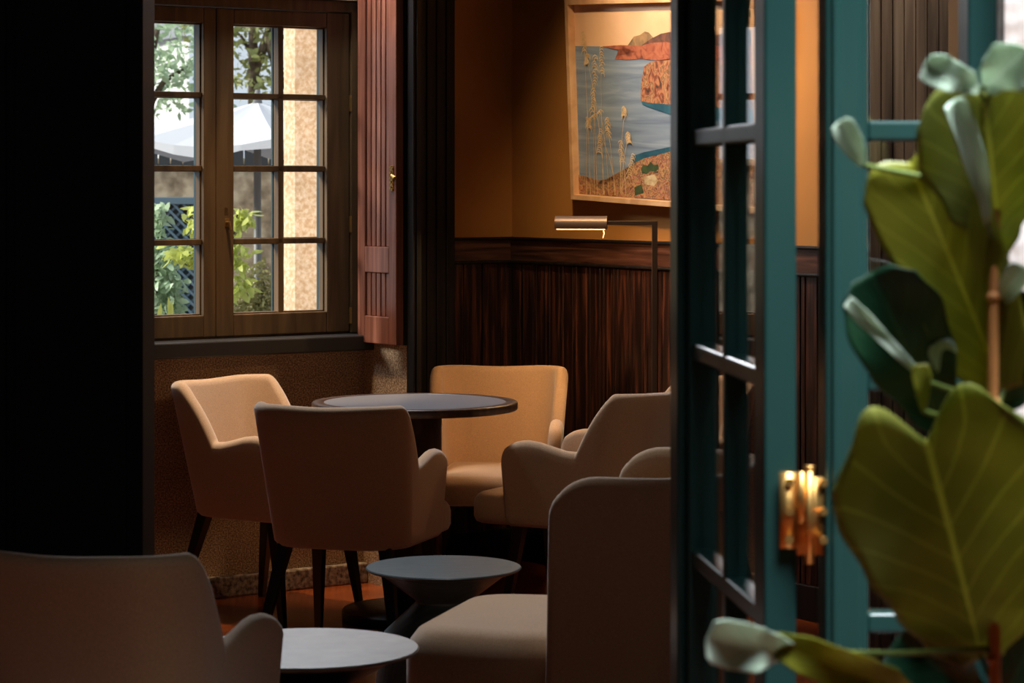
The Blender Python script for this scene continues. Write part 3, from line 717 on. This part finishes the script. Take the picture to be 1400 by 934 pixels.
def big_leaf(b, t, hw, mt, bend=0, fold=.2, wave=.1, prof=None, lobe=.0, twist=0, name='leaf', side=None, seed=0, lobl=1):
    """b, t: (px, py, Y) of base and apex; hw half width in metres"""
    B_, T = at(*b)-INV, at(*t)-INV; ax = T-B_; Ln = ax.length; axn = ax.normalized()
    view = Vector((0, 1, 0)); S = axn.cross(view).normalized()
    if twist: S = Matrix.Rotation(math.radians(twist), 3, axn) @ S
    Nn = S.cross(axn).normalized()
    if Nn.y > 0: Nn = -Nn
    prof = prof or [(0, .12), (.12, .34), (.3, .60), (.45, .70), (.6, .82), (.78, 1), (.9, .95), (.97, .72), (1, .45)]
    def W_(x):
        for (a, p), (c, q) in zip(prof, prof[1:]):
            if x <= c: k = (x-a)/(c-a); k = k*k*(3-2*k); return p+(q-p)*k
        return prof[-1][1]
    def LB(a): return math.sin(min(1, a/.62)*PI/2)**1.2 if a < .62 else 1-.75*((a-.62)/.38)**2
    nu, nv = 28, 20; V = []; UV = []; Fc = []
    for i in range(nu+1):
        x = i/nu; c = B_+ax*x+Nn*bend*math.sin(x*PI)*Ln
        for j in range(nv+1):
            v = -1+2*j/nv; w_ = W_(x)*hw
            p = c+S*v*w_+Nn*(fold*abs(v)**1.5*w_ + wave*hw*math.sin(x*11+seed+(2 if v > 0 else 0))*v*v)+axn*lobe*(lobl if v > 0 else 1)*Ln*LB(abs(v))*(x**5)
            V.append(p); UV.append((x, v))
    q = nv+1
    for i in range(nu):
        for j in range(nv): Fc.append((i*q+j, i*q+j+1, (i+1)*q+j+1, (i+1)*q+j))
    o = mesh(name, V, Fc, mt, fig, True, UV)
    s_ = o.modifiers.new('thick', 'SOLIDIFY'); s_.thickness = .0012
    # petiole from stem to leaf base
    st = Vector((0, 0, B_.z-.02))
    if (B_-st).length > .012:
        mb = MB(); mid = (B_+st)/2+Vector((0, 0, -.004)); mb.tube([st, mid, B_, B_+ax*.05], [.004, .003, .0028, .002], 8); mb.build('petiole', M['green_stem'], o, smooth=True)
    return o
Y_, G_, D_, U_ = M['leaf_backlit'], M['leaf_olive'], M['leaf_dark'], M['leaf_under']
p2 = [(0, .2), (.15, .45), (.4, .72), (.6, .9), (.8, 1), (.93, .92), (1, .72)]
big_leaf((1342, 900, 2.92), (1266, 602, 2.80), .122, G_, .02, .25, .05, [(0, .20), (.15, .50), (.35, .70), (.6, .88), (.8, 1.0), (.92, .98), (1, .72)], .20, lobl=1.15)
big_leaf((1372, 535, 2.94), (1243, 222, 2.88), .068, Y_, .03, .15, .06, [(0, .35), (.2, .75), (.4, .86), (.6, .90), (.8, 1.0), (.93, 1.0), (1, .8)], .05, seed=1)
big_leaf((1366, 350, 2.93), (1344, 128, 2.84), .086, G_, .04, .30, .08, [(0, .10), (.15, .30), (.4, .70), (.7, 1.0), (.9, 1.0), (1, .85)], .12, seed=2)
big_leaf((1338, 122, 2.80), (1262, 90, 2.74), .019, U_, .10, .3, .25, p2, .0, seed=4)
big_leaf((1348, 118, 2.80), (1404, 66, 2.74), .030, U_, .08, .4, .2, p2, 0, seed=1)
big_leaf((1350, 306, 2.86), (1300, 138, 2.78), .017, U_, .05, .3, .15, p2, 0, 20, seed=3)
big_leaf((1180, 226, 2.86), (1146, 166, 2.82), .015, U_, .08, .3, .1, p2, 0, seed=2)
big_leaf((1290, 590, 2.95), (1190, 372, 2.88), .058, D_, .03, .3, .1, [(0, .25), (.2, .55), (.5, .9), (.75, 1), (.92, .8), (1, .4)], 0, seed=5)
big_leaf((1268, 522, 2.87), (1158, 412, 2.84), .0085, U_, -.04, .3, .3, p2, 0, seed=0)
big_leaf((1262, 562, 2.85), (1258, 498, 2.84), .011, Y_, .06, .3, .1, p2, 0, seed=0)
big_leaf((1296, 520, 2.93), (1284, 466, 2.90), .016, U_, .05, .3, .1, p2, 0, seed=0)
big_leaf((1240, 940, 2.86), (1040, 872, 2.74), .024, Y_, .10, .3, .20, [(0, .3), (.2, .8), (.5, 1), (.75, .9), (.92, .6), (1, .2)], 0, seed=2)
big_leaf((1085, 890, 2.78), (966, 872, 2.66), .027, U_, .06, .4, .20, p2, 0, seed=6)
big_leaf((1345, 960, 2.95), (1226, 872, 2.92), .045, D_, .03, .3, .1, p2, 0, seed=3)
big_leaf((1368, 560, 2.96), (1432, 405, 2.92), .050, D_, .03, .3, .1, p2, 0, seed=1)
big_leaf((1368, 960, 2.99), (1440, 820, 2.97), .060, D_, .03, .3, .1, p2, 0, seed=4)
big_leaf((1362, 420, 2.92), (1398, 362, 2.88), .015, U_, .05, .3, .1, p2, 0, seed=4)

# ------------------------------------------------------------------ outside
m = MB(); m.prism([(-16, 30), (-16, 6.4), (-3.9, 7.45), (1.0, 10.9), (4, 30)][::-1], -.5, -.35); struct(m.build('ground', M['ground']))
# granite pier outside the window
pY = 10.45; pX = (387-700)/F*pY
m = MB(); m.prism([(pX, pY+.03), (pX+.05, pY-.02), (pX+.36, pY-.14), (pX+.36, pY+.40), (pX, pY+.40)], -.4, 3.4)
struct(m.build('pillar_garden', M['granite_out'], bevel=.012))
# garden wall
m = MB(); m.box(-7, 1.5, 17.0, 17.4, -.4, 1.58); m.box(-7, 1.5, 16.95, 17.45, 1.58, 1.64); struct(m.build('wall_outside', M['garden_wall'], bevel=.02))
# trellis
tY = 14.0; x0 = (196-700)/F*tY; x1 = (271-700)/F*tY; z0, z1 = -.35, H-(272-HY)*tY/F
M['trellis'] = mat('blue_grey_trellis', (92, 116, 132), .6); M['screen_green'] = mat('trellis_backing', (66, 84, 94), .8)
tr = empty('trellis', (0, 0, 0)); tag(tr, 'blue-grey diagonal lattice trellis outside in the garden, seen through the left panes', 'trellis')
m = MB(); m.box(x0-.03, x0, tY-.02, tY+.03, z0, z1); m.box(x1, x1+.03, tY-.02, tY+.03, z0, z1); m.box(x0-.03, x1+.03, tY-.02, tY+.03, z1-.03, z1+.01); m.build('trellis_frame', M['trellis'], tr, bevel=.004)
m = MB(); hgt = z1-z0; wdt = x1-x0
for sgn, yy in ((1, tY), (-1, tY-.012)):
    k = -hgt
    while k < wdt:
        a0 = k; pts = []
        lo = max(0, a0); hi = min(wdt, a0+hgt)
        if hi > lo+.01:
            za, zb = lo-a0, hi-a0
            xa, xb = (x0+lo, x0+hi) if sgn > 0 else (x1-lo, x1-hi)
            d = .0085
            m.add([(xa-d, yy, z0+za), (xa+d, yy, z0+za), (xb+d, yy, z0+zb), (xb-d, yy, z0+zb), (xa-d, yy+.01, z0+za), (xa+d, yy+.01, z0+za), (xb+d, yy+.01, z0+zb), (xb-d, yy+.01, z0+zb)],
                  [(0, 1, 2, 3), (4, 7, 6, 5), (0, 3, 7, 4), (1, 5, 6, 2), (0, 4, 5, 1), (3, 2, 6, 7)])
        k += .055
m.build('lattice', M['trellis'], tr)
m = MB(); m.box(x0, x1, tY+.03, tY+.05, z0, z1-.02); m.build('backing_panel', M['screen_green'], tr)
# parasols
M['canvas'] = mat('pale_grey_canvas', (206, 208, 216), .85); M['pole'] = mat('grey_pole', (120, 120, 120), .5)
def parasol(cx, cy, zpk, zed, R, rz, lab):
    e = empty('parasol', (cx, cy, 0), rz); tag(e, lab, 'parasol')
    V = [(0, 0, zpk)]; Fc = []; n = 8; rings = 5
    for k in range(1, rings+1):
        f = k/rings
        for i in range(n*4):
            a = 2*PI*i/(n*4); sag = -.05*f*abs(math.sin(a*n/2)); rr_ = R*f*(1-.06*abs(math.sin(a*n/2)))
            V.append((rr_*math.cos(a), rr_*math.sin(a), zpk+(zed-zpk)*f**.85+sag))
    q = n*4
    for i in range(q): Fc.append((0, 1+i, 1+(i+1) % q))
    for k in range(rings-1):
        for i in range(q): Fc.append((1+k*q+i, 1+(k+1)*q+i, 1+(k+1)*q+(i+1) % q, 1+k*q+(i+1) % q))
    o = mesh('canopy', V, Fc, M['canvas'], e, False); s_ = o.modifiers.new('t', 'SOLIDIFY'); s_.thickness = .01
    V = []; Fc = []
    for i in range(q):
        a = 2*PI*i/q; rr_ = R*(1-.06*abs(math.sin(a*n/2))); sag = -.05*abs(math.sin(a*n/2)); V += [(rr_*math.cos(a), rr_*math.sin(a), zed+sag), (rr_*math.cos(a), rr_*math.sin(a), zed+sag-.05-.02*math.sin(i*2.1))]
    for i in range(q): Fc.append((2*i, 2*i+1, (2*i+3) % (2*q), (2*i+2) % (2*q)))
    v_ = mesh('valance', V, Fc, M['canvas'], e); s_ = v_.modifiers.new('t', 'SOLIDIFY'); s_.thickness = .008
    m = MB(); m.tube([(0, 0, -.35), (0, 0, zpk-.01)], .022, 12); m.tube([(0, 0, zpk-.01), (0, 0, zpk+.07)], [.03, .012], 10); m.build('pole', M['pole'], e, smooth=True)
    for i in range(n):
        a = 2*PI*i/n; mm = MB(); mm.tube([(0, 0, zpk-.06), (R*.96*math.cos(a), R*.96*math.sin(a), zed-.02)], .008, 6); mm.build('rib', M['pole'], e)
    return e
Yp = 15.0
parasol(at(352, 0, Yp).x, Yp, H-(139-HY)*Yp/F, H-(193-HY)*Yp/F, 1.02, .2, 'wide pale grey garden parasol seen through the left and middle window panes')
# dark awning/glass fence under the parasols
M['dark_fence'] = mat('dark_slatted_fence', (40, 48, 54), .6)
m = MB(); fY = 16.3; xa, xb = at(150, 0, fY).x, at(400, 0, fY).x; k = xa
while k < xb: m.box(k, k+.07, fY, fY+.02, 1.58, 1.735); k += .078
m.box(xa, xb, fY+.02, fY+.05, -.35, 1.60)
f_ = m.build('slatted_fence', M['garden_wall']); f_.data.materials.append(M['dark_fence'])
for p in f_.data.polygons: p.material_index = 1 if p.center.y < fY+.0199 else 0
tag(f_, 'low stone garden wall topped by dark upright slats beneath the parasols', 'fence')
# building far behind
M['far_wall'] = mat('pale_far_facade', (206, 206, 208), .8); M['far_roof'] = mat('grey_far_roof', (120, 124, 132), .8)
bl = empty('far_building'); tag(bl, 'pale building with a grey roof far beyond the garden, behind the trees', 'building')
A_, B_ = at(120, 50, 31), at(258, 50, 27)
m = MB(); m.prism([(A_.x, 31), (B_.x, 27), (-4.3, 33), (A_.x-.6, 34)], -.35, B_.z); m.build('facade', M['far_wall'], bl)
m = MB(); m.prism([(A_.x-.2, 30.9), (B_.x, 26.8), (-4.25, 33.2), (A_.x-.8, 34.2)], B_.z, B_.z+.22); m.build('roof', M['far_roof'], bl)
# foliage
def leaf_cloud(mb, cen, rad, n, size, rnd, hollow=.0, droop=0):
    for _ in range(n):
        while True:
            p = Vector((rnd.uniform(-1, 1), rnd.uniform(-1, 1), rnd.uniform(-1, 1)))
            if hollow < p.length < 1: break
        c = Vector((cen[0]+p.x*rad[0], cen[1]+p.y*rad[1], cen[2]+p.z*rad[2]))
        d = Vector((rnd.gauss(0, 1), rnd.gauss(0, 1), rnd.gauss(0, .7)-droop)).normalized(); s_ = d.cross(Vector((rnd.gauss(0, 1), rnd.gauss(0, 1), rnd.gauss(0, 1)))).normalized(); nn = d.cross(s_)
        L_ = size*rnd.uniform(.7, 1.3); w_ = L_*.22
        mb.add([c, c+d*L_*.35+s_*w_+nn*w_*.3, c+d*L_*.35-s_*w_+nn*w_*.3, c+d*L_*.75+s_*w_*.7, c+d*L_*.75-s_*w_*.7, c+d*L_-nn*w_*.4], [(0, 1, 2), (1, 3, 4, 2), (3, 5, 4)])
def bush(name, lab, cat, clumps, mt, stems, size, dens, seed, group=None, droop=.2):
    e = empty(name, (stems[0][0][0], stems[0][0][1], -.35)); off = Vector(e.location); rnd = random.Random(seed); tag(e, lab, cat, group)
    m = MB()
    for (c, r) in clumps: leaf_cloud(m, Vector(c)-off, r, int(dens*r[0]*r[1]*r[2]**.5*100), size, rnd, .0, droop)
    o = m.build('foliage', mt, e)
    m = MB()
    for path in stems: m.tube([Vector(p)-off for p in path[:-1]], path[-1], 8)
    m.build('branches', M['bark'], e, smooth=True); return e
def cl(px, py, Y, rx, ry, rz): c = at(px, py, Y); return (tuple(c), (rx, ry, rz))
def pt(px, py, Y): return tuple(at(px, py, Y))
g1 = 'trees beyond the window'
Yt = 19.0
bush('garden_tree', 'leafy tree with an upright trunk beyond the parasols, seen through the middle panes', 'tree',
     [cl(345, 118, Yt, .45, .5, .10), cl(340, 60, Yt, .5, .5, .14), cl(325, 25, Yt, .5, .6, .12), cl(370, 98, Yt, .3, .4, .12), cl(365, 20, Yt, .35, .4, .16)], M['fol_tree'],
     [[pt(348, 1200, Yt)[:2]+(-.35,), pt(348, 150, Yt), pt(346, 60, Yt), pt(344, -60, Yt), [.07, .05, .035, .02]], [pt(347, 100, Yt), pt(362, 60, Yt), pt(372, 30, Yt), pt(378, -40, Yt), [.04, .035, .03, .02]],
      [pt(347, 80, Yt), pt(330, 50, Yt), pt(316, 38, Yt), [.02, .012, .008]], [pt(346, 50, Yt), pt(330, 20, Yt), pt(318, 0, Yt), [.016, .01, .006]], [pt(366, 50, Yt), pt(378, 95, Yt), pt(390, 120, Yt), [.04, .03, .02]]], .075, 20, 5, g1)
Yt = 17.8
bush('garden_tree', 'feathery grey-green tree behind the left parasol, seen through the left panes', 'tree',
     [cl(228, 85, Yt, .45, .5, .16), cl(256, 105, Yt, .3, .4, .10), cl(230, 140, Yt, .5, .4, .08), cl(205, 60, Yt, .3, .4, .3), cl(272, 32, Yt, .2, .3, .12), cl(225, 34, Yt, .2, .3, .06)], M['fol_mid'],
     [[pt(190, 1200, Yt)[:2]+(-.35,), pt(192, 200, Yt), pt(200, 100, Yt), pt(215, 40, Yt), [.08, .06, .04, .02]], [pt(194, 160, Yt), pt(225, 110, Yt), pt(260, 90, Yt), [.03, .02, .01]]], .075, 22, 6, g1)
Ys = 13.2
g2 = 'garden shrubs'
bush('garden_shrub', 'grey-green leafy shrub in front of the lattice trellis at the left', 'shrub', [cl(218, 350, Ys, .10, .1, .12), cl(216, 390, Ys, .14, .1, .12), cl(226, 415, Ys, .10, .1, .08), cl(214, 300, Ys, .07, .1, .10)], M['fol_mid'],
     [[pt(210, 0, Ys)[:2]+(-.35,), pt(212, 420, Ys), pt(216, 330, Ys), pt(222, 290, Ys), [.015, .012, .008, .004]]],   .06, 520, 8, g2, .5)
bush('garden_shrub', 'yellow-green drooping leaves before the right edge of the trellis', 'shrub', [cl(264, 300, Ys-.4, .05, .06, .07), cl(258, 350, Ys-.4, .09, .06, .05), cl(240, 342, Ys-.4, .05, .06, .05)], M['fol_light'],
     [[pt(277, 0, Ys-.4)[:2]+(-.35,), pt(276, 420, Ys-.4), pt(268, 330, Ys-.4), pt(262, 290, Ys-.4), [.012, .010, .007, .004]]], .06, 460, 9, g2, .8)
bush('garden_shrub', 'yellow-green leafy branch against the stone wall, in the lower middle panes', 'shrub', [cl(322, 300, Ys, .08, .06, .08), cl(336, 296, Ys, .05, .06, .05), cl(325, 345, Ys, .09, .06, .08), cl(330, 390, Ys, .08, .06, .06)], M['fol_light'],
     [[pt(306, 0, Ys)[:2]+(-.35,), pt(308, 420, Ys), pt(316, 340, Ys), pt(325, 290, Ys), [.014, .012, .008, .004]]], .06, 420, 10, g2, .8)
bush('garden_shrub', 'low olive shrub at the foot of the stone wall beside the granite pier', 'shrub', [cl(358, 400, Ys+1, .14, .15, .18), cl(345, 430, Ys+1, .18, .15, .14), cl(372, 420, Ys+1, .10, .15, .2)], M['fol_olive'],
     [[pt(358, 0, Ys+1)[:2]+(-.35,), pt(358, 420, Ys+1), pt(360, 380, Ys+1), [.014, .012, .008]]], .04, 520, 11, g2, 0)
Yl = 11.6
e = empty('garden_plant', tuple(at(226, 0, Yl)[:2])+(-.35,)); tag(e, 'bright yellow-green broad leaves standing just outside the bottom left pane', 'plant')
off = Vector(e.location)
m = MB()
for (bx, by, tx, ty, w_) in ((214, 470, 220, 414, .012), (228, 470, 235, 410, .014), (236, 470, 230, 405, .010), (205, 470, 208, 420, .012)):
    b_, t_ = at(bx, by, Yl)-off, at(tx, ty, Yl+.05)-off; d = t_-b_; s_ = Vector((1, .3, 0)).normalized()*w_
    m.add([b_, b_+d*.5+s_, b_+d*.5-s_, b_+d*.8+s_*.9, b_+d*.8-s_*.9, t_], [(0, 1, 2), (1, 3, 4, 2), (3, 5, 4)])
m.build('foliage', M['fol_light'], e)
m = MB(); m.tube([Vector((0, 0, 0)), at(222, 468, Yl)-off], .006, 8); m.build('stem', M['bark'], e)
